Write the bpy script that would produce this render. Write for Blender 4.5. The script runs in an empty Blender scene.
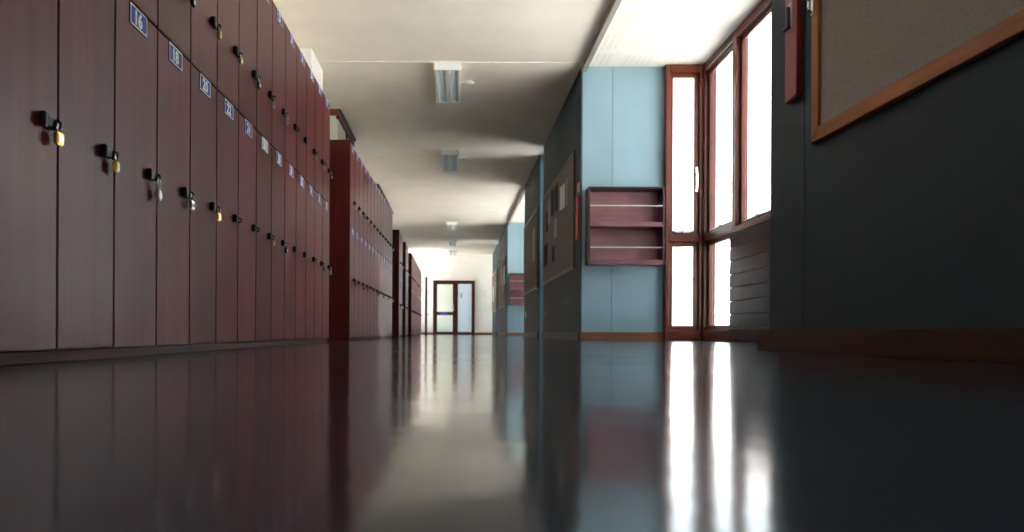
import bpy, bmesh, math, random
from mathutils import Vector, Matrix
random.seed(7)
S = bpy.context.scene
COL = S.collection
PI = math.pi

# ------------------------------------------------------------------ camera numbers (pixels of the 1024x532 frame)
F, VX, VY, H = 734.0, 455.0, 333.0, 0.078
XL, XR, ZC = -0.98, 1.60, 3.50          # locker fronts, right wall face, ceiling height
XW = 3.20                                # bay window plane
XO = 2.66                                # outside face of the piers between the bays

# ------------------------------------------------------------------ materials
def nt(name):
    m = bpy.data.materials.new(name); m.use_nodes = True
    n = m.node_tree.nodes; n.clear()
    out = n.new('ShaderNodeOutputMaterial'); b = n.new('ShaderNodeBsdfPrincipled')
    m.node_tree.links.new(b.outputs[0], out.inputs[0])
    return m, n, m.node_tree.links, b, out

def ramp(n, stops):
    r = n.new('ShaderNodeValToRGB')
    e = r.color_ramp.elements
    e[0].position, e[0].color = stops[0][0], (*stops[0][1], 1)
    e[1].position, e[1].color = stops[-1][0], (*stops[-1][1], 1)
    for p, c in stops[1:-1]:
        k = e.new(p); k.color = (*c, 1)
    return r

def plain(name, col, rough=.5, metal=0., noise=.0, scale=8., bump=0., spec=.5, coat=0.):
    m, n, l, b, o = nt(name)
    b.inputs['Roughness'].default_value = rough
    b.inputs['Metallic'].default_value = metal
    b.inputs['Specular IOR Level'].default_value = spec
    b.inputs['Coat Weight'].default_value = coat
    b.inputs['Base Color'].default_value = (*col, 1)
    if noise or bump:
        tc = n.new('ShaderNodeTexCoord'); nz = n.new('ShaderNodeTexNoise')
        nz.inputs['Scale'].default_value = scale; nz.inputs['Detail'].default_value = 5
        l.new(tc.outputs['Object'], nz.inputs['Vector'])
        if noise:
            r = ramp(n, [(.3, tuple(c*(1-noise) for c in col)), (.7, tuple(min(1, c*(1+noise)) for c in col))])
            l.new(nz.outputs[0], r.inputs[0]); l.new(r.outputs[0], b.inputs['Base Color'])
        if bump:
            bp = n.new('ShaderNodeBump'); bp.inputs['Strength'].default_value = bump; bp.inputs['Distance'].default_value = .01
            l.new(nz.outputs[0], bp.inputs['Height']); l.new(bp.outputs[0], b.inputs['Normal'])
    return m

def wood(name, c0, c1, axis='z', rough=.34, coat=.25, scale=1., vary=.25, spec=.25):
    m, n, l, b, o = nt(name)
    tc = n.new('ShaderNodeTexCoord'); oi = n.new('ShaderNodeObjectInfo')
    add = n.new('ShaderNodeVectorMath'); add.operation = 'MULTIPLY_ADD'
    cmb = n.new('ShaderNodeCombineXYZ')
    for i in range(3): l.new(oi.outputs['Random'], cmb.inputs[i])
    add.inputs[1].default_value = (31, 17, 23)
    l.new(cmb.outputs[0], add.inputs[0]); l.new(tc.outputs['Object'], add.inputs[2])
    mp = n.new('ShaderNodeMapping')
    s = {'z': (26, 26, .9), 'y': (26, .9, 26), 'x': (.9, 26, 26)}[axis]
    mp.inputs['Scale'].default_value = tuple(v*scale for v in s)
    l.new(add.outputs[0], mp.inputs['Vector'])
    nz = n.new('ShaderNodeTexNoise'); nz.inputs['Scale'].default_value = 1.6
    nz.inputs['Detail'].default_value = 7; nz.inputs['Roughness'].default_value = .65; nz.inputs['Distortion'].default_value = .5
    l.new(mp.outputs[0], nz.inputs['Vector'])
    r = ramp(n, [(.28, c0), (.72, c1)]); l.new(nz.outputs[0], r.inputs[0])
    big = n.new('ShaderNodeTexNoise'); big.inputs['Scale'].default_value = 2.3; big.inputs['Detail'].default_value = 3
    l.new(add.outputs[0], big.inputs['Vector'])
    hs = n.new('ShaderNodeHueSaturation')
    mr = n.new('ShaderNodeMapRange'); mr.inputs[3].default_value = 1-vary; mr.inputs[4].default_value = 1+vary
    l.new(oi.outputs['Random'], mr.inputs[0])
    mr2 = n.new('ShaderNodeMapRange'); mr2.inputs[1].default_value = .3; mr2.inputs[2].default_value = .7
    mr2.inputs[3].default_value = .8; mr2.inputs[4].default_value = 1.2
    l.new(big.outputs[0], mr2.inputs[0])
    mu = n.new('ShaderNodeMath'); mu.operation = 'MULTIPLY'
    l.new(mr.outputs[0], mu.inputs[0]); l.new(mr2.outputs[0], mu.inputs[1])
    l.new(mu.outputs[0], hs.inputs['Value']); l.new(r.outputs[0], hs.inputs['Color'])
    l.new(hs.outputs[0], b.inputs['Base Color'])
    b.inputs['Roughness'].default_value = rough; b.inputs['Coat Weight'].default_value = coat
    b.inputs['Coat Roughness'].default_value = .3
    b.inputs['Specular IOR Level'].default_value = spec
    bp = n.new('ShaderNodeBump'); bp.inputs['Strength'].default_value = .06; bp.inputs['Distance'].default_value = .002
    l.new(nz.outputs[0], bp.inputs['Height']); l.new(bp.outputs[0], b.inputs['Normal'])
    return m

M = {}
M['door_wood'] = wood('mahogany_veneer', (.088, .0085, .0100), (.135, .017, .017), 'z', .30, .0, .45, .2, .11)
M['carcass'] = wood('mahogany_carcass', (.030, .009, .008), (.05, .014, .012), 'z', .45, 0)
M['panel_wood'] = wood('red_end_panel_wood', (.055, .005, .004), (.09, .009, .006), 'z', .4, 0, 1, .15, .12)
M['plinth'] = wood('plinth_wood', (.035, .009, .008), (.06, .017, .015), 'y', .5, 0, 1, .15, .08)
M['frame_z'] = wood('window_wood_upright', (.068, .013, .006), (.13, .028, .013), 'z', .35, .1)
M['frame_y'] = wood('window_wood_along', (.068, .013, .006), (.13, .028, .013), 'y', .35, .1)
M['frame_x'] = wood('window_wood_across', (.068, .013, .006), (.13, .028, .013), 'x', .35, .1)
M['dado'] = wood('dado_board_wood', (.028, .015, .014), (.055, .03, .027), 'y', .28, 0, 1, .2, .14)
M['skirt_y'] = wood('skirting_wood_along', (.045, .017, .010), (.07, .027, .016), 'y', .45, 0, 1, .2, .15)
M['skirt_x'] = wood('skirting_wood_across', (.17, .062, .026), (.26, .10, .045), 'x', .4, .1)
M['oak'] = wood('pinboard_frame_wood', (.24, .075, .018), (.38, .13, .036), 'y', .45, 0)
M['oak_z'] = wood('pinboard_frame_wood_upright', (.24, .075, .018), (.38, .13, .036), 'z', .45, 0)
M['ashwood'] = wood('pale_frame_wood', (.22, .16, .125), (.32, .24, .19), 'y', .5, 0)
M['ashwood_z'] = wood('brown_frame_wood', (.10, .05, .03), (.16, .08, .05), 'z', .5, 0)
M['rack'] = wood('rack_wood', (.15, .060, .068), (.23, .094, .104), 'x', .4, .15)
M['rack_dark'] = wood('rack_wood_dark', (.035, .014, .016), (.06, .024, .027), 'z', .4, 0)
M['lobby'] = wood('lobby_wood', (.030, .010, .006), (.055, .019, .011), 'y', .5, 0, 1, .2, .08)
M['lobby_lit'] = wood('lobby_wood_lit', (.10, .019, .009), (.16, .034, .016), 'x', .4, 0)  # same lobby wood, its lit near end put into the colour
M['end_door'] = wood('end_door_wood', (.04, .007, .005), (.07, .014, .009), 'z', .4, 0)
M['shaded'] = plain('blue_wall_paint_shaded', (.031, .050, .060), .6, 0, .05, 3, spec=.2)  # bay wall paint again, with the corridor's shade put into its colour
M['blue'] = plain('blue_wall_paint_lit', (.19, .295, .345), .48, 0, .03, 3)  # window-lit copy of the one wall paint
M['groove'] = plain('panel_joint', (.03, .04, .045), .8)
M['white'] = plain('white_plaster', (.80, .77, .71), .8, 0, .03, 4, .05)
M['ceil'] = plain('ceiling_plaster', (.86, .77, .67), .85, 0, .04, 2.2, .08)
M['lip'] = plain('tan_ceiling_edge', (.24, .205, .17), .7)
M['black'] = plain('black_metal', (.004, .0045, .005), .4, 0, spec=.25)
M['brass'] = plain('brass', (.80, .50, .16), .3, 1)
M['steel'] = plain('brushed_steel', (.56, .56, .55), .4, .75)
M['chrome'] = plain('chrome', (.78, .79, .80), .15, 1)
M['darkmetal'] = plain('dark_padlock_metal', (.05, .05, .06), .35, .8)
M['pblue'] = plain('plate_blue', (.02, .045, .30), .5, spec=.12)
M['pglare'] = plain('plate_blue_glare', (.35, .38, .5), .35)  # plate blue with glare put into the colour
M['pwhite'] = plain('plate_white', (.80, .80, .80), .5, spec=.12)
M['felt'] = plain('grey_pinboard_fabric', (.34, .30, .27), .95, 0, .16, 160, .25, .1)
M['felt2'] = plain('brown_pinboard_fabric', (.20, .172, .152), .95, 0, .14, 90, .2, .1)
M['red'] = plain('red_painted_wood', (.30, .020, .022), .4, 0, .12, 14)
M['redbright'] = plain('red_painted_board', (.45, .015, .018), .4, 0, .12, 14)
M['fixture'] = plain('white_enamel', (.80, .79, .74), .4)
M['louvre'] = plain('grey_louvre', (.62, .67, .74), .3, .2)
M['reflector'] = plain('fixture_reflector', (.10, .13, .19), .3, .3)
M['tube'] = plain('unlit_lamp_tube', (.8, .82, .85), .25)
M['paper'] = plain('white_paper', (.72, .70, .66), .8)
M['paper_g'] = plain('grey_paper', (.33, .31, .29), .8, 0, .3, 30)
M['paper_d'] = plain('dark_print', (.022, .022, .026), .8, 0, .5, 40, spec=.1)
M['paper_b'] = plain('brown_print', (.16, .11, .09), .7, 0, .4, 35)
M['paper_p'] = plain('pink_print', (.55, .25, .20), .7, 0, .2, 30)
M['signblue'] = plain('blue_sign', (.02, .09, .55), .4)
M['plastic'] = plain('cream_plastic', (.6, .57, .5), .4)
M['render_wall'] = plain('pale_render', (.74, .74, .74), .85, 0, .04, 2)
M['rooftile'] = plain('roof_tile', (.35, .28, .25), .8, 0, .2, 6)
M['winglass'] = plain('dark_window_glass', (.09, .11, .14), .4, spec=.1)

def glass(name, tint=(1, 1, 1)):
    m, n, l, b, o = nt(name); n.remove(b)
    t = n.new('ShaderNodeBsdfTransparent'); t.inputs[0].default_value = (*tint, 1)
    g = n.new('ShaderNodeBsdfGlossy'); g.inputs['Roughness'].default_value = .02
    fr = n.new('ShaderNodeFresnel'); fr.inputs[0].default_value = 1.3
    mx = n.new('ShaderNodeMixShader')
    ge = n.new('ShaderNodeNewGeometry'); k = n.new('ShaderNodeMath'); k.operation = 'SUBTRACT'; k.inputs[0].default_value = 1
    l.new(ge.outputs['Backfacing'], k.inputs[1])
    k2 = n.new('ShaderNodeMath'); k2.operation = 'MULTIPLY'; l.new(k.outputs[0], k2.inputs[0]); l.new(fr.outputs[0], k2.inputs[1])
    l.new(k2.outputs[0], mx.inputs[0]); l.new(t.outputs[0], mx.inputs[1]); l.new(g.outputs[0], mx.inputs[2])
    l.new(mx.outputs[0], o.inputs[0])
    return m
M['glass'] = glass('clear_glass', (.96, .98, .98))

def frosted(name, col, trans=.6):
    m, n, l, b, o = nt(name)
    b.inputs['Base Color'].default_value = (*col, 1); b.inputs['Roughness'].default_value = .25
    t = n.new('ShaderNodeBsdfTranslucent'); t.inputs[0].default_value = (*col, 1)
    mx = n.new('ShaderNodeMixShader'); mx.inputs[0].default_value = trans
    l.new(b.outputs[0], mx.inputs[1]); l.new(t.outputs[0], mx.inputs[2]); l.new(mx.outputs[0], o.inputs[0])
    return m
M['frost_green'] = frosted('frosted_green_glass', (.74, .78, .70), .12)
M['frost_blue'] = frosted('frosted_blue_glass', (.66, .74, .80), .12)
M['frost_pale'] = frosted('frosted_pale_glass', (.72, .70, .60), .2)

def acoustic():
    m, n, l, b, o = nt('acoustic_ceiling_tile')
    tc = n.new('ShaderNodeTexCoord')
    sep = n.new('ShaderNodeSeparateXYZ'); l.new(tc.outputs['Object'], sep.inputs[0])
    def mth(op, a, v=None, v2=None):
        k = n.new('ShaderNodeMath'); k.operation = op
        if hasattr(a, 'links'): l.new(a, k.inputs[0])
        else: k.inputs[0].default_value = a
        if v is not None:
            if hasattr(v, 'links'): l.new(v, k.inputs[1])
            else: k.inputs[1].default_value = v
        return k.outputs[0]
    def cell(sock, period, duty):
        return mth('LESS_THAN', mth('FRACT', mth('DIVIDE', sock, period)), duty)
    # fine slots, gathered in square groups on each tile
    fine = mth('MULTIPLY', cell(sep.outputs[0], .075, .62), cell(sep.outputs[1], .05, .45))
    grp = mth('MULTIPLY', cell(sep.outputs[0], .525, .71), cell(sep.outputs[1], .60, .75))
    msk = mth('MULTIPLY', fine, grp)
    mix = n.new('ShaderNodeMix'); mix.data_type = 'RGBA'
    mix.inputs[6].default_value = (.74, .69, .62, 1); mix.inputs[7].default_value = (.62, .55, .45, 1)
    l.new(msk, mix.inputs[0]); l.new(mix.outputs[2], b.inputs['Base Color'])
    b.inputs['Roughness'].default_value = .8
    return m
M['acoustic'] = acoustic()

def floor_mat():
    m, n, l, b, o = nt('polished_floor')
    tc = n.new('ShaderNodeTexCoord')
    nz = n.new('ShaderNodeTexNoise'); nz.inputs['Scale'].default_value = 2.2; nz.inputs['Detail'].default_value = 8
    nz.inputs['Roughness'].default_value = .6
    l.new(tc.outputs['Object'], nz.inputs['Vector'])
    r = ramp(n, [(.3, (.017, .022, .032)), (.7, (.029, .036, .050))]); l.new(nz.outputs[0], r.inputs[0])
    l.new(r.outputs[0], b.inputs['Base Color'])
    mr = n.new('ShaderNodeMapRange'); mr.inputs[1].default_value = .3; mr.inputs[2].default_value = .7
    mr.inputs[3].default_value = .085; mr.inputs[4].default_value = .15
    l.new(nz.outputs[0], mr.inputs[0]); l.new(mr.outputs[0], b.inputs['Roughness'])
    wv = n.new('ShaderNodeTexNoise'); wv.inputs['Scale'].default_value = 11.; wv.inputs['Detail'].default_value = 2
    l.new(tc.outputs['Object'], wv.inputs['Vector'])
    bp = n.new('ShaderNodeBump'); bp.inputs['Strength'].default_value = .07; bp.inputs['Distance'].default_value = .01
    l.new(wv.outputs[0], bp.inputs['Height']); l.new(bp.outputs[0], b.inputs['Normal'])
    b.inputs['IOR'].default_value = 1.46
    return m
M['floor'] = floor_mat()
M['paving'] = plain('pale_paving', (.74, .72, .68), .9, 0, .05, .6)

# ------------------------------------------------------------------ mesh building
class MB:
    def __init__(s): s.bm = bmesh.new(); s.mats = []
    def mi(s, m):
        if m not in s.mats: s.mats.append(m)
        return s.mats.index(m)
    def box(s, x0, x1, y0, y1, z0, z1, m, bev=0., seg=1):
        t = bmesh.new()
        bmesh.ops.create_cube(t, size=1)
        for v in t.verts:
            v.co = Vector((x0+(v.co.x+.5)*(x1-x0), y0+(v.co.y+.5)*(y1-y0), z0+(v.co.z+.5)*(z1-z0)))
        if bev: bmesh.ops.bevel(t, geom=t.edges[:], offset=bev, segments=seg, affect='EDGES')
        s.merge(t, m)
        return s
    def merge(s, t, m, mat=None, smooth=False):
        k = s.mi(m)
        me = bpy.data.meshes.new('tmp')
        if mat is not None: bmesh.ops.transform(t, matrix=mat, verts=t.verts)
        for f in t.faces: f.material_index = k; f.smooth = smooth
        t.to_mesh(me); t.free()
        s.bm.from_mesh(me); bpy.data.meshes.remove(me)
    def prism(s, pts, y0, y1, m, axis='y', bev=0.):
        """polygon pts (a,b) swept along axis: y -> pts are (x,z); x -> (y,z); z -> (x,y)"""
        t = bmesh.new()
        def mk(p, q): return {'y': (p[0], q, p[1]), 'x': (q, p[0], p[1]), 'z': (p[0], p[1], q)}[axis]
        a = [t.verts.new(mk(p, y0)) for p in pts]; b = [t.verts.new(mk(p, y1)) for p in pts]
        t.faces.new(a); t.faces.new(b[::-1])
        for i in range(len(pts)):
            j = (i+1) % len(pts); t.faces.new((a[i], b[i], b[j], a[j]))
        bmesh.ops.recalc_face_normals(t, faces=t.faces)
        if bev: bmesh.ops.bevel(t, geom=t.edges[:], offset=bev, segments=1, affect='EDGES')
        s.merge(t, m)
        return s
    def tube(s, pts, r, m, n=8, cap=True):
        t = bmesh.new(); pts = [Vector(p) for p in pts]; rings = []
        for i, p in enumerate(pts):
            d = (pts[min(i+1, len(pts)-1)]-pts[max(i-1, 0)]).normalized()
            up = Vector((0, 0, 1)) if abs(d.z) < .9 else Vector((1, 0, 0))
            u = d.cross(up).normalized(); w = d.cross(u)
            rings.append([t.verts.new(p+r*(math.cos(2*PI*k/n)*u+math.sin(2*PI*k/n)*w)) for k in range(n)])
        for i in range(len(rings)-1):
            for k in range(n):
                t.faces.new((rings[i][k], rings[i][(k+1) % n], rings[i+1][(k+1) % n], rings[i+1][k]))
        if cap: t.faces.new(rings[0][::-1]); t.faces.new(rings[-1])
        bmesh.ops.recalc_face_normals(t, faces=t.faces)
        s.merge(t, m, None, True)
        return s
    def cyl(s, c, r, h, axis, m, n=20, bev=0.):
        t = bmesh.new()
        bmesh.ops.create_cone(t, cap_ends=True, segments=n, radius1=r, radius2=r, depth=h)
        if bev: bmesh.ops.bevel(t, geom=[e for e in t.edges if len(e.link_faces) == 2 and e.calc_face_angle() > 1], offset=bev, segments=2, affect='EDGES')
        R = {'z': Matrix(), 'x': Matrix.Rotation(PI/2, 4, 'Y'), 'y': Matrix.Rotation(PI/2, 4, 'X')}[axis]
        s.merge(t, m, Matrix.Translation(c) @ R)
        return s
    def mesh(s, name):
        me = bpy.data.meshes.new(name); s.bm.to_mesh(me); s.bm.free()
        for m in s.mats: me.materials.append(M[m])
        return me
    def build(s, name, parent=None, loc=None):
        return link(name, s.mesh(name), parent, loc)

def link(name, me, parent=None, loc=None):
    o = bpy.data.objects.new(name, me); COL.objects.link(o)
    if parent: o.parent = parent
    if loc is not None: o.location = loc
    return o

def tag(o, label, cat, group=None):
    o['label'] = label; o['category'] = cat
    if group: o['group'] = group
    return o
def thing(name, loc, label, cat, group=None, rz=0.):
    o = bpy.data.objects.new(name, None); COL.objects.link(o)
    o.location = loc; o.rotation_euler.z = rz; o.empty_display_size = .1
    return tag(o, label, cat, group)
def struct(o):
    o['kind'] = 'structure'; return o
def sempty(name, loc=(0, 0, 0)):
    o = bpy.data.objects.new(name, None); COL.objects.link(o); o.location = loc
    return struct(o)

ORD = ['nearest', 'second', 'third', 'fourth', 'fifth', 'sixth', 'seventh', 'eighth', 'ninth', 'tenth', 'eleventh', 'twelfth',
       'thirteenth', 'fourteenth', 'fifteenth', 'sixteenth']

# ------------------------------------------------------------------ room shell
YB, YE = -9.8, 32.2
PERIOD = 13.3
BAYS = [(-9.57, -3.9), (3.73, 9.40), (17.03, 22.70)]
PIERS = [(-3.9, .05), (.75, 3.73), (9.40, 13.35), (14.06, 17.03), (22.70, 27.30), (28.0, 31.55)]
SLOTS = [(.05, .75), (13.35, 14.06), (27.30, 28.0), (31.55, YE)]

struct(MB().box(-2.3, 3.30, YB-.2, YE+.2, -.2, 0, 'floor').build('floor'))
struct(MB().box(-2.3, XR+.06, YB-.2, YE+.2, ZC, ZC+.25, 'ceil').build('ceiling'))
LW_ADDED = (30.2, 31.6)  # opening for the added window, hidden behind the lockers
b = MB().box(-2.3, -2.1, YB-.2, LW_ADDED[0], 0, ZC, 'white').box(-2.3, -2.1, LW_ADDED[1], YE+.2, 0, ZC, 'white')
b.box(-2.1, XL-.50, -1.5, 21.2, 0, 1.80, 'white')            # low wall the lockers back on to
struct(b.build('wall_left'))
struct(MB().box(-2.1, 3.3, YB-.2, YB, 0, ZC, 'white').build('wall_back'))

# white pier on the left wall, projecting above the lockers
struct(MB().box(-2.1, -1.745, 8.85, 9.6, 1.80, ZC, 'white', .006).build('trim_1'))

def pier(i, y0, y1, grooves):
    b = MB()
    b.box(XR+.02, XO, y0+.02, y1-.02, 0, ZC, 'white')
    ys = [y0]+grooves+[y1]
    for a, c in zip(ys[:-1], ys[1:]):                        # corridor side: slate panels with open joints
        b.box(XR, XR+.02, a+(.003 if a != y0 else 0), c-(.003 if c != y1 else 0), 0, ZC, 'shaded')
    b.box(XR+.014, XR+.021, y0+.02, y1-.02, 0, ZC-.001, 'groove')
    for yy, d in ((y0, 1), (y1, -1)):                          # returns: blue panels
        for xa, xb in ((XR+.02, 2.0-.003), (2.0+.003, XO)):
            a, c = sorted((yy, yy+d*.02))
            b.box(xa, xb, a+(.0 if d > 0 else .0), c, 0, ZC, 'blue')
        a, c = sorted((yy+d*.014, yy+d*.021))
        b.box(1.98, 2.02, a, c, 0, ZC-.001, 'groove')
    return struct(b.build('wall_right_%s' % 'abcdefgh'[i]))
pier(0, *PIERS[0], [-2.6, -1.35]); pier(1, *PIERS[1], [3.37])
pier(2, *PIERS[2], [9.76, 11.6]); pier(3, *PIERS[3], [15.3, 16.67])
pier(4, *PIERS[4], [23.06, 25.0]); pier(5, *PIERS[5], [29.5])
# lintel / roof over the window slots
for i, (a, c) in enumerate(SLOTS):
    struct(MB().box(XR+.06, XO, a, c, ZC, ZC+.25, 'white').build('ceiling_slot_%s' % 'abcd'[i]))
for i, (a, c) in enumerate(PIERS):
    struct(MB().box(XR+.06, XO, a, c, ZC, ZC+.25, 'white').build('ceiling_pier_%s' % 'abcdef'[i]))

# end wall, with the opening for the door
DX0, DX1, DZ = -.97, .86, 2.38
b = MB()
b.box(-2.1, DX0, YE, YE+.2, 0, ZC, 'white').box(DX1, XO, YE, YE+.2, 0, ZC, 'white').box(DX0, DX1, YE, YE+.2, DZ, ZC, 'white')
struct(b.build('wall_end'))
# thin batten across the ceiling joint
struct(MB().box(-2.1, XR, 9.26, 9.29, ZC-.008, ZC, 'ceil').build('trim_2'))

# skirtings
def skirt(name, x0, x1, y0, y1, m, bev=.006):
    return struct(MB().box(x0, x1, y0, y1, 0, .10, m, bev, 2).build(name))
T = .05
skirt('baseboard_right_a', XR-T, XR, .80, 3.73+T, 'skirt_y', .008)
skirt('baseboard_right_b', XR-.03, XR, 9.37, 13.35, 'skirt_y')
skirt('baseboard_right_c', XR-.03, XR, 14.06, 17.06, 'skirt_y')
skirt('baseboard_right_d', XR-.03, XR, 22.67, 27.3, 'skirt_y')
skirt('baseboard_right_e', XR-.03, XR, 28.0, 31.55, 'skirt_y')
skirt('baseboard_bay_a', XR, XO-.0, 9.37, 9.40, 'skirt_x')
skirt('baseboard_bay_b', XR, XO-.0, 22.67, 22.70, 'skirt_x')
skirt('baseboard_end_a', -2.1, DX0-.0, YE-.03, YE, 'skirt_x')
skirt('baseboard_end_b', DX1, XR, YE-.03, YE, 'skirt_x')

# ------------------------------------------------------------------ windows
WIN = [0]
def win_parent():
    WIN[0] += 1
    return sempty('window_%d' % WIN[0])

def casement(par, axis, p, u0, u1, z0, z1, fw=.055, inward=1, stay=True, handle=None, stay_in=1):
    """one sash with its pane; axis 'x' = lies across the corridor (plane y=p), 'y' = along it (plane x=p)"""
    def bx(B, ua, ub, d0, d1, za, zb, m, bev=.006):
        if axis == 'x': B.box(ua, ub, p+d0, p+d1, za, zb, m, bev)
        else: B.box(p+d0, p+d1, ua, ub, za, zb, m, bev)
    d0, d1 = -.025, .025
    B = MB()
    hm = 'frame_x' if axis == 'x' else 'frame_y'
    bx(B, u0, u0+fw, d0, d1, z0, z1, 'frame_z'); bx(B, u1-fw, u1, d0, d1, z0, z1, 'frame_z')
    bx(B, u0+fw, u1-fw, d0, d1, z0, z0+fw, hm); bx(B, u0+fw, u1-fw, d0, d1, z1-fw, z1, hm)
    sash = B.build('sash', par)
    B = MB(); bx(B, u0+fw-.005, u1-fw+.005, -.003, .003, z0+fw-.005, z1-fw+.005, 'glass', 0)
    B.build('pane', sash)
    s = -1
    if stay:
        B = MB(); um = (u0+u1)/2
        for ua, ub, zz in ((u0+.08, u1-.10, z0+.035), (um-.02, um+.02, z0+.05)):
            bx(B, ua, ub, s*.040, s*.026, zz-.007, zz+.007, 'steel', .002)
        bx(B, um-.012, um+.012, s*.055, s*.026, z0+.02, z0+.06, 'steel', .002)
        B.build('window_stay', sash)
    if handle:
        B = MB(); uh, zh = handle
        bx(B, uh-.014, uh+.014, s*.035, s*.024, zh-.16, zh+.16, 'chrome', .003)
        bx(B, uh-.008, uh+.008, s*.075, s*.035, zh+.06, zh+.08, 'chrome', .002)
        bx(B, uh-.008, uh+.008, s*.080, s*.064, zh-.12, zh+.08, 'chrome', .003)
        B.build('handle', sash)
    return sash

def bay(y0, y1, far=True):
    # ceiling of the bay and the lip that closes it from the corridor
    struct(MB().box(XR+.06, XW+.12, y0, y1+.02, ZC, ZC+.25, 'acoustic').build('ceiling_bay_%s' % 'abc'[BAYS.index((y0, y1))]))
    struct(MB().box(XR, XR+.06, y0, y1, ZC-.07, ZC, 'lip').build('trim_bay_%s' % 'abc'[BAYS.index((y0, y1))]))
    # narrow full height windows at both ends, the unseen near one added for light
    for yw, sgn in ((y1, 1), (y0, -1)):
        w = win_parent()
        B = MB(); q0, q1 = sorted((yw-sgn*.10, yw+sgn*.04))
        B.box(XO, XO+.05, q0, q1, 0, ZC, 'frame_z', .006).box(3.09, 3.14, q0, q1, 0, ZC, 'frame_z', .006)
        B.box(XO+.05, 3.09, q0, q1, ZC-.10, ZC, 'frame_x', .006).box(XO+.05, 3.09, q0, q1, 1.25, 1.34, 'frame_x', .006)
        B.box(XO+.05, 3.09, q0, q1, 0, .13, 'frame_x', .006)
        B.build('window_frame', w)
        pw = yw-sgn*.03
        casement(w, 'x', pw, XO+.05, 3.09, 1.34, ZC-.10, .055, handle=(3.065, 2.05) if sgn > 0 else None, stay=sgn > 0)
        casement(w, 'x', pw, XO+.05, 3.09, .13, 1.25, .06, stay=False)
    # corner posts
    struct(MB().box(3.14, 3.30, y1-.10, y1+.06, 0, ZC, 'frame_z', .006).build('trim_post_%s' % 'abc'[BAYS.index((y0, y1))]))
    struct(MB().box(3.14, 3.30, y0-.06, y0+.10, 0, ZC, 'frame_z', .006).build('trim_post_%s' % 'def'[BAYS.index((y0, y1))]))
    # side: first unit full height, then four above a boarded dado
    ya = y1-1.13; us = [(ya, y1-.10)]
    n = 4; st = (ya-(y0+.10))/n
    us += [(ya-(k+1)*st, ya-k*st) for k in range(n)]
    for k, (a, c) in enumerate(us):
        w = win_parent()
        B = MB(); q0, q1 = XW-.07, XW+.07
        B.box(q0, q1, a, a+.055, 0 if k == 0 else 1.22, ZC, 'frame_z', .006)
        B.box(q0, q1, c-.055, c, 0 if k == 0 else 1.22, ZC, 'frame_z', .006)
        B.box(q0, q1, a+.055, c-.055, ZC-.10, ZC, 'frame_y', .006)
        B.box(q0, q1, a+.055, c-.055, 1.25 if k == 0 else 1.22, 1.34 if k == 0 else 1.29, 'frame_y', .006)
        if k == 0: B.box(q0, q1, a+.055, c-.055, 0, .13, 'frame_y', .006)
        B.build('window_frame', w)
        casement(w, 'y', XW, a+.055, c-.055, 1.34 if k == 0 else 1.29, ZC-.10, .055)
        if k == 0: casement(w, 'y', XW, a+.055, c-.055, .13, 1.25, .06, stay=False)
    B = MB(); nb = 8; hb = 1.20/nb
    for k in range(nb):
        B.box(3.095, 3.12, y0+.1, ya+.02, k*hb+.002, (k+1)*hb-.002, 'dado', .004)
    B.box(3.12, 3.27, y0+.1, ya, 0, 1.215, 'carcass')
    B.box(3.085, 3.14, y0+.1, ya+.02, 1.20, 1.222, 'dado', .004)
    struct(B.build('wall_dado_%s' % 'abc'[BAYS.index((y0, y1))]))
for by in BAYS: bay(*by)

for i, (a, c) in enumerate(SLOTS):                           # tall narrow windows at the back of the slots
    w = win_parent(); X = 1.82
    B = MB()
    B.box(X-.05, X+.05, a, a+.045, 0, ZC, 'frame_z', .005).box(X-.05, X+.05, c-.045, c, 0, ZC, 'frame_z', .005)
    for z0, z1 in ((0, .12), (1.25, 1.33), (ZC-.09, ZC)): B.box(X-.05, X+.05, a+.045, c-.045, z0, z1, 'frame_y', .005)
    B.build('window_frame', w)
    casement(w, 'y', X, a+.045, c-.045, 1.33, ZC-.09, .045, stay=False)
    casement(w, 'y', X, a+.045, c-.045, .12, 1.25, .045, stay=False)

n_ = 1
for k in range(n_):                                          # unseen window in the left wall, added to brighten the end wall
    w = win_parent(); X = -2.2; st = (LW_ADDED[1]-LW_ADDED[0])/n_; a, c = LW_ADDED[0]+k*st, LW_ADDED[0]+(k+1)*st
    B = MB()
    B.box(X-.06, X+.06, a, a+.05, 0, ZC, 'frame_z', .005).box(X-.06, X+.06, c-.05, c, 0, ZC, 'frame_z', .005)
    for z0, z1 in ((0, .12), (1.25, 1.33), (ZC-.09, ZC)): B.box(X-.06, X+.06, a+.05, c-.05, z0, z1, 'frame_y', .005)
    B.build('window_frame', w)
    casement(w, 'y', X, a+.05, c-.05, 1.33, ZC-.09, .05, stay=False)
    casement(w, 'y', X, a+.05, c-.05, .12, 1.25, .05, stay=False)

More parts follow.
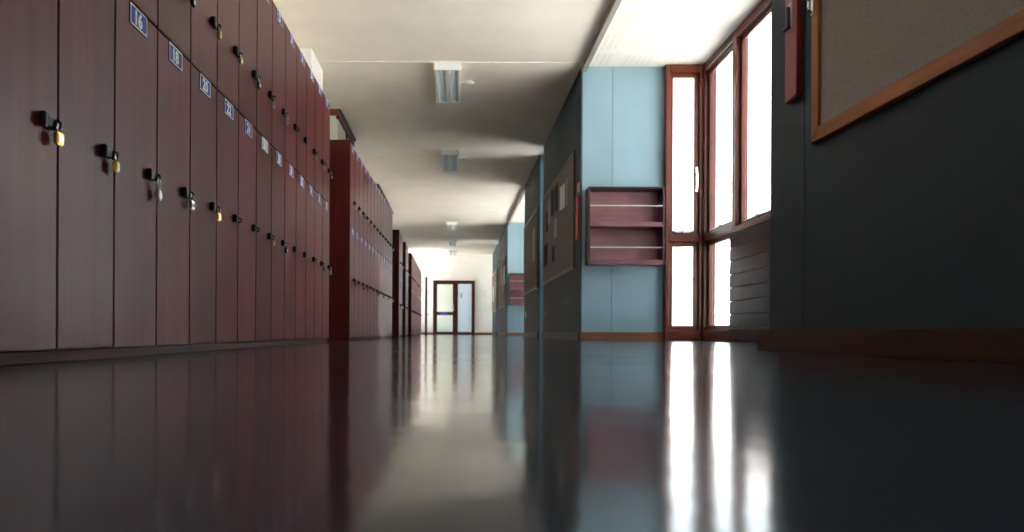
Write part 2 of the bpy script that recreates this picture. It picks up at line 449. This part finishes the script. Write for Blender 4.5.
# wood framed glazed lobbies on the left wall, seen above the lockers
def lobby(y0, y1):
    w = win_parent(); xf = -1.79
    B = MB()
    B.box(xf-.05, xf, y0, y1, ZC-.15, ZC, 'lobby', .008)
    B.box(xf-.02, xf+.025, y0-.02, y1+.03, ZC-.045, ZC, 'lobby', .008)
    B.box(-2.1, xf+.005, y0-.02, y0+.05, ZC-.095, ZC, 'lobby_lit', .006)
    n = max(2, round((y1-y0)/.9))
    for k in range(1, n):
        yy = y0+(y1-y0-.07)*k/n
        B.box(xf-.05, xf, yy, yy+.07, 1.80, ZC-.14, 'lobby', .005)
    B.box(xf-.05, xf, y0, y1, 1.80, 1.88, 'lobby', .005)
    B.box(-2.1, xf-.04, y0, y0+.05, 1.80, 1.88, 'lobby_lit', .005)
    B.build('window_frame', w)
    MB().box(xf-.03, xf-.022, y0+.02, y1, 1.86, ZC-.14, 'frost_pale').build('pane', w)
    MB().box(-2.1, xf-.022, y0+.02, y0+.028, 1.86, ZC-.09, 'frost_pale').build('pane', w)
lobby(11.25, 12.95); lobby(16.9, 20.8)

# ------------------------------------------------------------------ the door at the far end
d = sempty('door_1', (0, YE, 0))
B = MB(); fw = .09
B.box(DX0, DX0+fw, -.06, .12, 0, DZ, 'end_door', .008).box(DX1-fw, DX1, -.06, .12, 0, DZ, 'end_door', .008)
B.box(DX0+fw, DX1-fw, -.06, .12, DZ-.09, DZ, 'end_door', .008)
B.box(-.02, .07, -.06, .12, 0, DZ-.09, 'end_door', .008)
B.build('door_frame', d)
B = MB(); a, c = DX0+fw, -.02
B.box(a, a+.085, -.03, .02, 0, DZ-.09, 'end_door', .006).box(c-.085, c, -.03, .02, 0, DZ-.09, 'end_door', .006)
B.box(a+.085, c-.085, -.03, .02, 0, .13, 'end_door', .006).box(a+.085, c-.085, -.03, .02, .86, 1.0, 'end_door', .006)
B.box(a+.085, c-.085, -.03, .02, DZ-.17, DZ-.09, 'end_door', .006)
leaf = B.build('door_leaf', d)
MB().box(a+.08, c-.08, -.01, -.002, .12, .87, 'frost_green').build('pane', leaf)
MB().box(a+.08, c-.08, -.01, -.002, .99, DZ-.16, 'frost_green').build('pane', leaf)
B = MB().box(c-.07, c-.03, -.045, -.03, 1.05, 1.33, 'chrome', .004).tube([(c-.05, -.045, 1.2), (c-.05, -.08, 1.2), (c-.16, -.085, 1.2)], .011, 'chrome')
B.build('handle', leaf)
MB().box(-.62, -.36, -.036, -.03, .885, .965, 'signblue', .002).build('push_plate', leaf)
B = MB(); a, c = .07, DX1-fw
B.box(a, a+.05, -.03, .02, 0, DZ-.09, 'end_door', .006).box(c-.05, c, -.03, .02, 0, DZ-.09, 'end_door', .006)
B.box(a+.05, c-.05, -.03, .02, 0, .12, 'end_door', .006).box(a+.05, c-.05, -.03, .02, DZ-.15, DZ-.09, 'end_door', .006)
leaf2 = B.build('side_panel', d)
MB().box(a+.045, c-.045, -.01, -.002, .11, DZ-.14, 'frost_blue').build('pane', leaf2)
tag(MB().box(.235, .31, YE-.014, YE-.011, 1.62, 1.84, 'paper_p').build('notice'), 'small pinkish notice taped to the tall glass pane of the far door', 'notice')
o = thing('framed_notice', (1.20, YE, 1.62), 'small pale framed notice on the white end wall right of the door', 'notice')
B = MB()
B.box(-.16, .16, -.022, 0, -.01, .01, 'fixture', .003).box(-.16, .16, -.022, 0, .37, .39, 'fixture', .003)
B.box(-.16, -.14, -.022, 0, .01, .37, 'fixture', .003).box(.14, .16, -.022, 0, .01, .37, 'fixture', .003)
B.build('frame', o); MB().box(-.14, .14, -.010, 0, .01, .37, 'paper').build('sheet', o)

# ------------------------------------------------------------------ lockers
CW, ZB, ZD, ZT, DEP = .30, .030, 1.072, 1.85, .50
def carcass_mesh(h, name):
    B = MB(); w = CW/2
    t = .018
    B.box(-DEP, -.020, -w, -w+t, 0, h, 'carcass').box(-DEP, -.020, w-t, w, 0, h, 'carcass')
    B.box(-DEP, -.020, -w+t, w-t, 0, t, 'carcass').box(-DEP, -.020, -w+t, w-t, h-t, h, 'carcass')
    B.box(-DEP, -DEP+.008, -w+t, w-t, t, h-t, 'carcass')
    return B.mesh(name)
def door_mesh(h, name):
    g = .0036
    return MB().box(-.019, 0, -CW/2+g, CW/2-g, g, h-g, 'door_wood', .0018, 2).mesh(name)
HL, HU = ZD-ZB, ZT-ZD
ME = {('body', 0): carcass_mesh(HL, 'lower_carcass'), ('body', 1): carcass_mesh(HU, 'upper_carcass'),
      ('door', 0): door_mesh(HL, 'lower_door'), ('door', 1): door_mesh(HU, 'upper_door')}
def hasp_mesh():
    B = MB()
    B.box(0, .020, -.030, -.014, -.017, .017, 'black', .003, 2)
    B.prism([(0, -.016), (.016, -.016), (.011, .024), (0, .024)], -.014, .014, 'black', 'z', .002)
    pts = [(.004, .026, 0)]
    B.cyl((.008, .034, 0), .013, .010, 'x', 'black', 16, .002)
    ring = [(.008+.015*math.sin(t), .034, .011*math.cos(t)) for t in [PI*k/8 for k in range(9)]]
    B.tube(ring, .0032, 'black')
    return B.mesh('hasp')
ME['hasp'] = hasp_mesh()
def hasp_plain_mesh():
    B = MB()
    B.box(0, .020, -.030, -.014, -.017, .017, 'black', .003, 2)
    B.box(0, .014, -.016, .034, -.014, .014, 'black', .002)
    return B.mesh('hasp_without_staple')
ME['hasp_plain'] = hasp_plain_mesh()
PW, PH = .118, .062
def plate_mesh(m, name):
    B = MB(); w, h, e = PW/2, PH/2, .0045
    B.box(0, .0030, -w, w, -h, h, m)
    B.box(.0028, .0036, -w, w, h-e, h, 'pwhite').box(.0028, .0036, -w, w, -h, -h+e, 'pwhite')
    B.box(.0028, .0036, -w, -w+e, -h+e, h-e, 'pwhite').box(.0028, .0036, w-e, w, -h+e, h-e, 'pwhite')
    return B.mesh(name)
ME['plate'] = plate_mesh('pblue', 'number_plate'); ME['plate_glare'] = plate_mesh('pglare', 'glare_number_plate')
TXT = Matrix(((0, 0, 1, .0032), (1, 0, 0, 0), (0, 1, 0, 0), (0, 0, 0, 1)))
def digits_mesh(txt):
    c = bpy.data.curves.new('digits', 'FONT'); c.body = txt
    c.size = .059; c.align_x = 'CENTER'; c.align_y = 'CENTER'; c.extrude = .0005; c.offset = .0019; c.resolution_u = 3
    o = bpy.data.objects.new('digits_curve', c); COL.objects.link(o)
    bpy.context.view_layer.update()
    me = bpy.data.meshes.new_from_object(o)
    bpy.data.objects.remove(o); bpy.data.curves.remove(c)
    xs = [v.co.x for v in me.vertices]; ys = [v.co.y for v in me.vertices]
    cx, cy = (min(xs)+max(xs))/2, (min(ys)+max(ys))/2
    me.transform(TXT @ Matrix.Translation((-cx, -cy, 0)))
    me.materials.clear(); me.materials.append(M['pwhite']); me.name = 'digits'
    return me

def locker(pos, rz, tier, num, label, group, glary=False, hasp='hasp'):
    h = HU if tier else HL
    o = thing('locker', pos, label, 'locker', group, rz)
    link('body', ME['body', tier], o); link('door', ME['door', tier], o)
    p = link('number_plate', ME['plate_glare' if glary else 'plate'], o, (0, 0, h-.037))
    link('digits', digits_mesh(str(num)), p)
    link('hasp', ME[hasp], o, (0, CW/2-.060, (1.316-ZD) if tier else (.577-ZB)))
    return o

# padlocks: origin where the shackle passes through the staple
def shackle(w, h, r, m, zb):
    B = MB(); pts = [(0, -w, zb)]
    for k in range(9):
        t = PI*k/8; pts.append((0, -w*math.cos(t), h-w+w*math.sin(t)))
    pts.append((0, w, zb))
    return B.tube(pts, r, m).mesh('shackle')
PAD = {}
def pad(kind, bodym, w, h, t, sh, shm, disc=False):
    B = MB(); top = .004-sh
    if disc: B.cyl((0, 0, top-w/2+.004), w/2, t, 'x', bodym, 22, .003)
    else: B.box(-t/2, t/2, -w/2, w/2, top-h, top, bodym, .003, 2)
    if not disc: B.box(t/2-.001, t/2+.0008, -w*.3, w*.3, top-h*.75, top-h*.3, 'steel' if bodym != 'steel' else 'darkmetal')
    PAD[kind] = (B.mesh('padlock_body'), shackle(w*.30, .004, .0030, shm, top-.004))
pad('brass', 'brass', .028, .030, .014, .019, 'chrome')
pad('silver', 'steel', .029, .032, .013, .022, 'chrome')
pad('small', 'brass', .026, .024, .012, .018, 'chrome')
pad('disc', 'steel', .036, .036, .014, .044, 'chrome', True)
pad('dark', 'darkmetal', .029, .031, .013, .020, 'chrome')
PADNAME = {'brass': 'brass padlock with steel shackle', 'silver': 'silver padlock', 'small': 'small brass padlock',
           'disc': 'round silver padlock on a long shackle', 'dark': 'dark metal padlock'}
def padlock(kind, lk, where, group, twist):
    lk_m = Matrix.Translation(lk.location) @ Matrix.Rotation(lk.rotation_euler.z, 4, 'Z')
    hz = [c for c in lk.children if c.name.startswith('hasp')][0].location
    p = lk_m @ Vector((hz.x+.018, hz.y+.030, hz.z-.012+.008))
    o = thing('padlock', p, PADNAME[kind]+' '+where, 'padlock', group, lk.rotation_euler.z+twist)
    link('body', PAD[kind][0], o); link('shackle', PAD[kind][1], o)

low = ['brass', 'brass', 'disc', 'silver', 'brass', None, None, 'small', 'dark', None, None, 'silver', 'dark', 'silver']
upp = ['silver', 'brass', 'brass', 'dark', 'brass', 'small', 'dark', 'silver', 'silver', None, 'X', 'silver', 'silver', 'dark']
Y0 = 1.507
for k in range(14):
    yc = Y0+CW*(k+.5)
    for tier in (0, 1):
        num = 12+2*k-tier; kind = (upp if tier else low)[k]
        lk = locker((XL, yc, ZD if tier else ZB), 0, tier, num,
                    '%s mahogany locker in the nearest row, %s' % ('upper' if tier else 'lower',
                    ('faded pale number plate %d' if (k == 7 and not tier) else 'blue number plate %d') % num),
                    'lockers in the nearest row', k == 7 and not tier, 'hasp_plain' if kind == 'X' or (not tier and k in (9, 10)) else 'hasp')
        if kind and kind != 'X':
            padlock(kind, lk, 'hanging on the hasp of locker %d' % num, 'padlocks on the nearest lockers', random.uniform(-.12, .22))

num = 40
BL = [('second', 6.81, -.983, 13, -.0163), ('third', 12.72, -.98, 3, 0), ('fourth', 14.42, -.98, 3, 0), ('fifth', 16.40, -.98, 16, 0)]
BLK = {}
for nm, y0, x0, n, rz in BL:
    dirv = Vector((-math.sin(rz), math.cos(rz), 0)); base = Vector((x0, y0, 0))
    for k in range(n):
        for tier in (0, 1):
            p = base+dirv*(CW*(k+.5)); p.z = ZD if tier else ZB
            r = random.random()
            row = '%s row of lockers' % nm
            lk = locker(p, rz, tier, num+2*k-tier, '%s mahogany locker, %s from the near end of the %s' % ('upper' if tier else 'lower', ORD[k], row),
                        'lockers in the '+row.replace(' of lockers', ''))
            kind = 'silver' if r < .32 else 'dark' if r < .55 else 'brass' if r < .68 else 'small' if r < .74 else None
            if nm == 'second' and tier == 0: kind = ['dark', 'silver', 'dark', 'dark', None, 'silver', 'dark', 'silver', 'dark', 'silver', 'dark', None, 'silver'][k]
            if nm == 'second' and tier == 1 and k in (0, 12): kind = 'brass'
            if kind:
                padlock(kind, lk, 'on the %s %s locker of the %s' % (ORD[k], 'upper' if tier else 'lower', row), 'padlocks on the %s row' % nm, random.uniform(-.12, .22))
    num += 2*n
    BLK[nm] = (base, dirv, n*CW, rz)
BLK['nearest'] = (Vector((XL, Y0, 0)), Vector((0, 1, 0)), 14*CW, 0)
for nm, (base, dirv, L, rz) in BLK.items():                  # plinths
    B = MB().box(-DEP, -.012, 0, L, 0, ZB, 'plinth', .002)
    o = B.build('locker_plinth'); o.location = base; o.rotation_euler.z = rz
    tag(o, 'low red-brown plinth under the %s row of lockers' % nm, 'plinth', 'plinths under the locker rows')
for nm in ('second', 'third', 'fourth', 'fifth'):            # polished end panels facing the camera
    base, dirv, L, rz = BLK[nm]
    B = MB().box(-DEP-.01, .006, -.022, -.001, 0, ZT+.012, 'panel_wood', .002)
    o = B.build('end_panel'); o.location = base; o.rotation_euler.z = rz
    tag(o, 'deep red wooden end panel closing the near end of the %s row of lockers' % nm, 'end panel', 'end panels of the locker rows')
o = thing('wooden_post', (-.98, 24.8, 0), 'slim dark red wooden post standing past the last lockers before the end wall', 'post')
MB().box(-.035, .035, -.03, .03, 0, 1.97, 'panel_wood', .004).build('shaft', o)
MB().box(-.05, .05, -.045, .045, 0, .03, 'panel_wood', .004).build('foot', o)
for z in (.70, 1.42): MB().box(-.02, .11, -.042, -.030, z, z+.02, 'black', .003).build('hook', o)

# ------------------------------------------------------------------ pinboards and what is on them (right wall, face x = XR)
def px(x, y):                                                # pixel on the right wall -> (y, z)
    u, v = x-VX, VY-y
    a, b_ = u-.0052*v, v+.0052*u
    D = F*XR/a
    return D, H+b_*D/F
def board(y0, y1, z0, z1, felt, label, fw=.06):
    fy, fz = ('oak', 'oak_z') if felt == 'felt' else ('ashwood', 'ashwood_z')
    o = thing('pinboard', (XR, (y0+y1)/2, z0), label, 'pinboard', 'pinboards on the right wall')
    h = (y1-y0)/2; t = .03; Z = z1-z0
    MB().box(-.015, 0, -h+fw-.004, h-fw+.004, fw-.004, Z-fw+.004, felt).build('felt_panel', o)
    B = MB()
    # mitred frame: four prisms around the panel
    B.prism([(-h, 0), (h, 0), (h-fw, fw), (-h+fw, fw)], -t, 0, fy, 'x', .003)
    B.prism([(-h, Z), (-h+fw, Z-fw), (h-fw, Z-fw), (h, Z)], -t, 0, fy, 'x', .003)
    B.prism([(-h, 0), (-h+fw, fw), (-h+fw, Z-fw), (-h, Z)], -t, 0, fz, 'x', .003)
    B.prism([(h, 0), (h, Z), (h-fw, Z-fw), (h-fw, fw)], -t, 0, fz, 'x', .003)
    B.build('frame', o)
    return o
nb = board(1.05, 3.25, .925, 2.53, 'felt', 'large empty grey pinboard in an orange-brown wooden frame on the near right wall')
B = MB().tube([(-.034, 1.085, .64), (-.05, 1.085, .62), (-.05, 1.085, .59), (-.036, 1.085, .57)], .006, 'chrome').box(-.036, -.03, 1.075, 1.095, .56, .66, 'chrome', .002)
B.build('metal_hook', nb)
board(9.80, 13.20, .95, 2.52, 'felt2', 'brown pinboard covered with papers on the wall beyond the bay', .04)
board(14.15, 16.90, .95, 2.52, 'felt2', 'brown pinboard with few papers, past the tall narrow slot window', .04)
board(23.2, 27.1, .95, 2.52, 'felt2', 'distant brown pinboard with pale papers beyond the far bay', .04)
board(28.1, 31.3, .95, 2.52, 'felt2', 'farthest pinboard, next to the white end wall', .04)
def sheet(y, z, w, h, m, label, rot=0., grp='papers pinned on the boards'):
    o = MB().box(-.0008, .0008, -w/2, w/2, -h/2, h/2, m).build('pinned_paper')
    o.location = (XR-.0165, y, z); o.rotation_euler.x = rot
    tag(o, label, 'paper', grp)
def psheet(x0, x1, y0, y1, m, label, rot=0.):
    xm, ym = (x0+x1)/2, (y0+y1)/2
    (Da, _), (Db, _) = px(x0, ym), px(x1, ym)
    D, z = px(xm, ym); h = (y1-y0)*D/F*.98
    sheet((Da+Db)/2, z, abs(Da-Db), h, m, label, rot)
psheet(561, 566, 185, 209, 'paper', 'white sheet pinned high on the brown pinboard', .05)
psheet(569.5, 572.6, 170, 205, 'paper_b', 'long brown print at the near edge of the brown pinboard')
psheet(567, 568.6, 178, 206, 'paper_g', 'narrow grey strip pinned beside the long brown print')
psheet(556, 559, 184, 211, 'paper_d', 'dark poster pinned left of the white sheet', -.06)
psheet(552, 555, 190, 216, 'paper_d', 'dark ragged print second to the left of the white sheet', .08)
psheet(555, 558, 218, 238, 'paper_g', 'pale grey note pinned below the dark posters', .1)
psheet(549, 551.3, 200, 224, 'paper_g', 'grey clipping on the far half of the brown pinboard')
psheet(545, 548.5, 244, 266, 'paper_d', 'dark leaflet pinned low at the far end of the brown pinboard')
psheet(553, 555.5, 246, 262, 'paper_d', 'small dark card low in the middle of the brown pinboard', -.1)
psheet(547, 549, 212, 232, 'paper_d', 'dark card at the far end of the brown pinboard, above the low leaflet', .06)
psheet(549.5, 552, 240, 256, 'paper_b', 'small brown leaflet near the bottom of the brown pinboard', .1)
psheet(533.5, 535.5, 228, 262, 'paper_g', 'grey sheet on the pinboard past the slot window')
psheet(529, 531, 245, 262, 'paper_b', 'brown sheet on the pinboard past the slot window')
for k, (yy, zz, m, t) in enumerate([(23.7, 1.95, 'paper', 'white'), (24.5, 1.75, 'paper_g', 'grey'), (25.3, 2.05, 'paper_p', 'pink'), (26.2, 1.6, 'paper_b', 'brown')]):
    sheet(yy, zz, .5, .62, m, '%s sheet pinned on the distant board beyond the far bay' % t, .03*(k-1))
for k, (yy, zz, m, t) in enumerate([(28.7, 1.8, 'paper_g', 'grey'), (29.7, 2.0, 'paper_b', 'brown'), (30.6, 1.7, 'paper', 'white')]):
    sheet(yy, zz, .5, .6, m, '%s sheet pinned on the farthest board' % t, .04*(k-1))

# narrow red boards hung on the wall at either side of the bay
def red_board(y, z0, w, h, m, label, catch_z):
    o = thing('red_board', (XR, y, z0), label, 'board', 'narrow red boards beside the bay')
    B = MB(); w2 = w/2
    B.prism([(-w2, .012), (w2, -.0), (w2, h), (-w2, h)], -.028, 0, m, 'x', .004)
    B.build('board', o)
    B = MB().box(-.034, -.028, -.022, .022, catch_z-.06, catch_z+.06, 'steel', .003)
    B.box(-.048, -.034, -.010, .010, catch_z-.05, catch_z+.04, 'darkmetal', .004)
    B.box(-.05, -.03, -.012, .045, catch_z-.062, catch_z-.046, 'darkmetal', .003)
    B.build('catch', o)
red_board(3.455, 1.18, .12, .66, 'red', 'narrow dark red board with a metal catch beside the near pinboard', .40)
red_board(9.55, 1.30, .14, .56, 'redbright', 'narrow bright red board between the blue wall and the brown pinboard', .42)
tag(MB().box(XR-.012, XR, 9.47, 9.60, 1.92, 2.03, 'paper_p', .002).build('small_sign'), 'small pinkish sign above the bright red board', 'sign')
o = thing('wall_socket', (XR, 16.6, .50), 'small cream wall socket low on the slate wall below the second pinboard', 'socket')
MB().box(-.010, 0, -.05, .05, -.07, .07, 'plastic', .003).build('plate', o)
MB().cyl((-.011, 0, .0), .028, .006, 'x', 'plastic', 18, .001).build('outlet', o)

# ------------------------------------------------------------------ magazine racks on the blue walls
def rack(y, label):
    X0, X1, Z0, Z1 = 1.658, 2.607, .948, 1.914
    o = thing('magazine_rack', ((X0+X1)/2, y, Z0), label, 'rack', 'wooden racks on the blue walls')
    w, h, dp, t = (X1-X0)/2, Z1-Z0, .25, .022
    MB().box(-w, -w+t, -dp, 0, 0, h, 'rack_dark', .002).build('side_panel', o)
    MB().box(w-t, w, -dp, 0, 0, h, 'rack_dark', .002).build('side_panel', o)
    MB().box(-w+t, w-t, -dp, 0, h-t, h, 'rack_dark', .002).build('top_panel', o)
    MB().box(-w+t, w-t, -.012, -.001, 0, h-t, 'rack').build('back_panel', o)
    for z in (0, h*.487):
        B = MB().box(-w+t, w-t, -dp, -.012, z, z+t, 'rack', .002).box(-w+t, w-t, -dp, -dp+.016, z+t, z+.055, 'rack', .002)
        B.build('shelf', o)
        zr = z+(.205 if z == 0 else .255)
        MB().box(-w+t, w-t, -dp+.004, -dp+.014, zr, zr+.011, 'steel', .002).build('rail', o)
rack(9.40, 'mahogany magazine rack with two silver rails on the near blue wall by the window')
rack(22.70, 'small distant red-brown rack on the far blue wall')

# ------------------------------------------------------------------ ceiling lights (switched off)
def fixture(y, label):
    o = thing('ceiling_light', (-.11, y, ZC), label, 'ceiling light', 'louvred ceiling lights along the corridor')
    w, L, h = .165, 1.33, .092
    B = MB()
    B.box(-w, w, 0, L, -.03, 0, 'fixture')
    B.box(-w, -w+.035, .02, L-.02, -h+.01, -.028, 'fixture', .003).box(w-.035, w, .02, L-.02, -h+.01, -.028, 'fixture', .003)
    B.box(-.034, .034, .02, L-.02, -h+.008, -.028, 'fixture', .003)
    B.build('housing', o)
    MB().box(-w-.004, w+.004, -.006, .02, -h, 0, 'fixture', .004).build('end_plate', o)
    MB().box(-w-.004, w+.004, L-.02, L+.006, -h, 0, 'fixture', .004).build('end_plate', o)
    for s in (-1, 1):
        x0, x1 = sorted((s*.034, s*(w-.035)))
        MB().box(x0+.001, x1-.001, .022, L-.022, -.034, -.028, 'reflector').build('reflector', o)
        MB().cyl(((x0+x1)/2, L/2, -.053), .013, L-.08, 'y', 'tube', 12).build('tube', o)
        for k in range(19):
            yy = .045+(L-.09)*k/18
            key = ('blade', s)
            if key not in ME:
                ME[key] = MB().prism([(x0+.001, -.036), (x1-.001, -.036), (x1-.001, -h+.012), ((x0+x1)/2, -h+.018), (x0+.001, -h+.012)][::-1], 0, .004, 'louvre', 'y').mesh('louvre_blade')
            link('louvre_blade', ME[key], o, (0, yy, 0))
    MB().cyl((0, .15, -h+.004), .014, .012, 'z', 'tube', 14, .003).build('starter', o)
FX = [(9.30, 'nearest louvred ceiling light with its white end plate'), (13.75, 'second louvred ceiling light, the next behind the nearest one'),
      (22.6, 'third louvred ceiling light, above the far blue bay'), (26.7, 'fourth louvred ceiling light, just before the farthest'),
      (30.5, 'farthest louvred ceiling light, next to the end wall')]
for y, t in FX: fixture(y, t)
for y, t in ((10.0, 'nearest'), (14.45, 'second')):
    o = thing('ceiling_sensor', (.18, y, ZC), 'small white ceiling sensor beside the %s ceiling light' % t, 'sensor', 'white sensors beside the ceiling lights')
    MB().cyl((0, 0, -.018), .062, .036, 'z', 'fixture', 24, .01).build('housing', o)
    MB().tube([(-.25, .02, -.012), (-.12, .01, -.012), (-.04, 0, -.014)], .009, 'fixture').build('conduit', o)

# ------------------------------------------------------------------ outside
struct(MB().box(-60, 90, -70, 120, -.42, -.22, 'paving').build('ground'))
o = thing('building', (15.0, 40, -.22), 'pale rendered building across the yard seen through the bay windows', 'building')
MB().box(0, 8, -22, 25, 0, 6.9, 'render_wall').build('wall', o)
MB().prism([(-.5, 6.85), (4, 9.2), (8.5, 6.85), (8.5, 6.7), (-.5, 6.7)], -22.4, 25.4, 'rooftile').build('roof', o)
for k in range(7):
    yy = -19+6.3*k
    f = MB().box(-.03, .02, yy, yy+1.3, 2.4, 3.9, 'fixture', .004).build('window', o)
    MB().box(-.036, -.028, yy+.08, yy+1.22, 2.48, 3.82, 'winglass').build('pane', f)

# ------------------------------------------------------------------ light: overcast-bright sky, high sun on the yard
W = bpy.data.worlds.new('World'); S.world = W; W.use_nodes = True
n = W.node_tree.nodes; l = W.node_tree.links; n.clear()
ow = n.new('ShaderNodeOutputWorld'); bg = n.new('ShaderNodeBackground')
tc = n.new('ShaderNodeTexCoord'); sp = n.new('ShaderNodeSeparateXYZ'); l.new(tc.outputs['Generated'], sp.inputs[0])
r = ramp(n, [(0., (1.0, .98, .95)), (.25, (.90, .96, 1.0)), (1., (.62, .80, 1.0))])
l.new(sp.outputs[2], r.inputs[0]); l.new(r.outputs[0], bg.inputs[0])
bg.inputs[1].default_value = 3.2
l.new(bg.outputs[0], ow.inputs[0])
W.cycles.sampling_method = 'MANUAL'; W.cycles.sample_map_resolution = 256
sl = bpy.data.lights.new('sun', 'SUN'); sl.energy = 50; sl.angle = math.radians(.6); sl.color = (1, .975, .945)
so = bpy.data.objects.new('sun', sl); COL.objects.link(so)
so.rotation_euler = Vector((.60, .15, -.79)).to_track_quat('-Z', 'Y').to_euler()
so.location = (-8, 5, 20)

# ------------------------------------------------------------------ camera
cam = bpy.data.cameras.new('camera'); co = bpy.data.objects.new('camera', cam); COL.objects.link(co)
cam.sensor_width = 36; cam.sensor_fit = 'HORIZONTAL'; cam.lens = F/1024*36
cam.shift_x = (512-VX)/1024; cam.shift_y = (VY-266)/1024
cam.clip_start = .02; cam.clip_end = 400
co.matrix_world = Matrix.Translation((0, 0, H)) @ Matrix.Rotation(PI/2, 4, 'X') @ Matrix.Rotation(.0052, 4, 'Z')
cam.dof.use_dof = True; cam.dof.focus_distance = 3.2; cam.dof.aperture_fstop = 4.2
S.camera = co

S.view_settings.view_transform = 'Standard'; S.view_settings.look = 'None'
S.view_settings.exposure = .66; S.view_settings.gamma = 1; S.view_settings.use_curve_mapping = False
c = S.cycles
c.max_bounces = 10; c.diffuse_bounces = 6; c.glossy_bounces = 5; c.transparent_max_bounces = 12
c.sample_clamp_indirect = 8; c.caustics_reflective = True; c.blur_glossy = .6; c.caustics_refractive = False
c.use_denoising = True
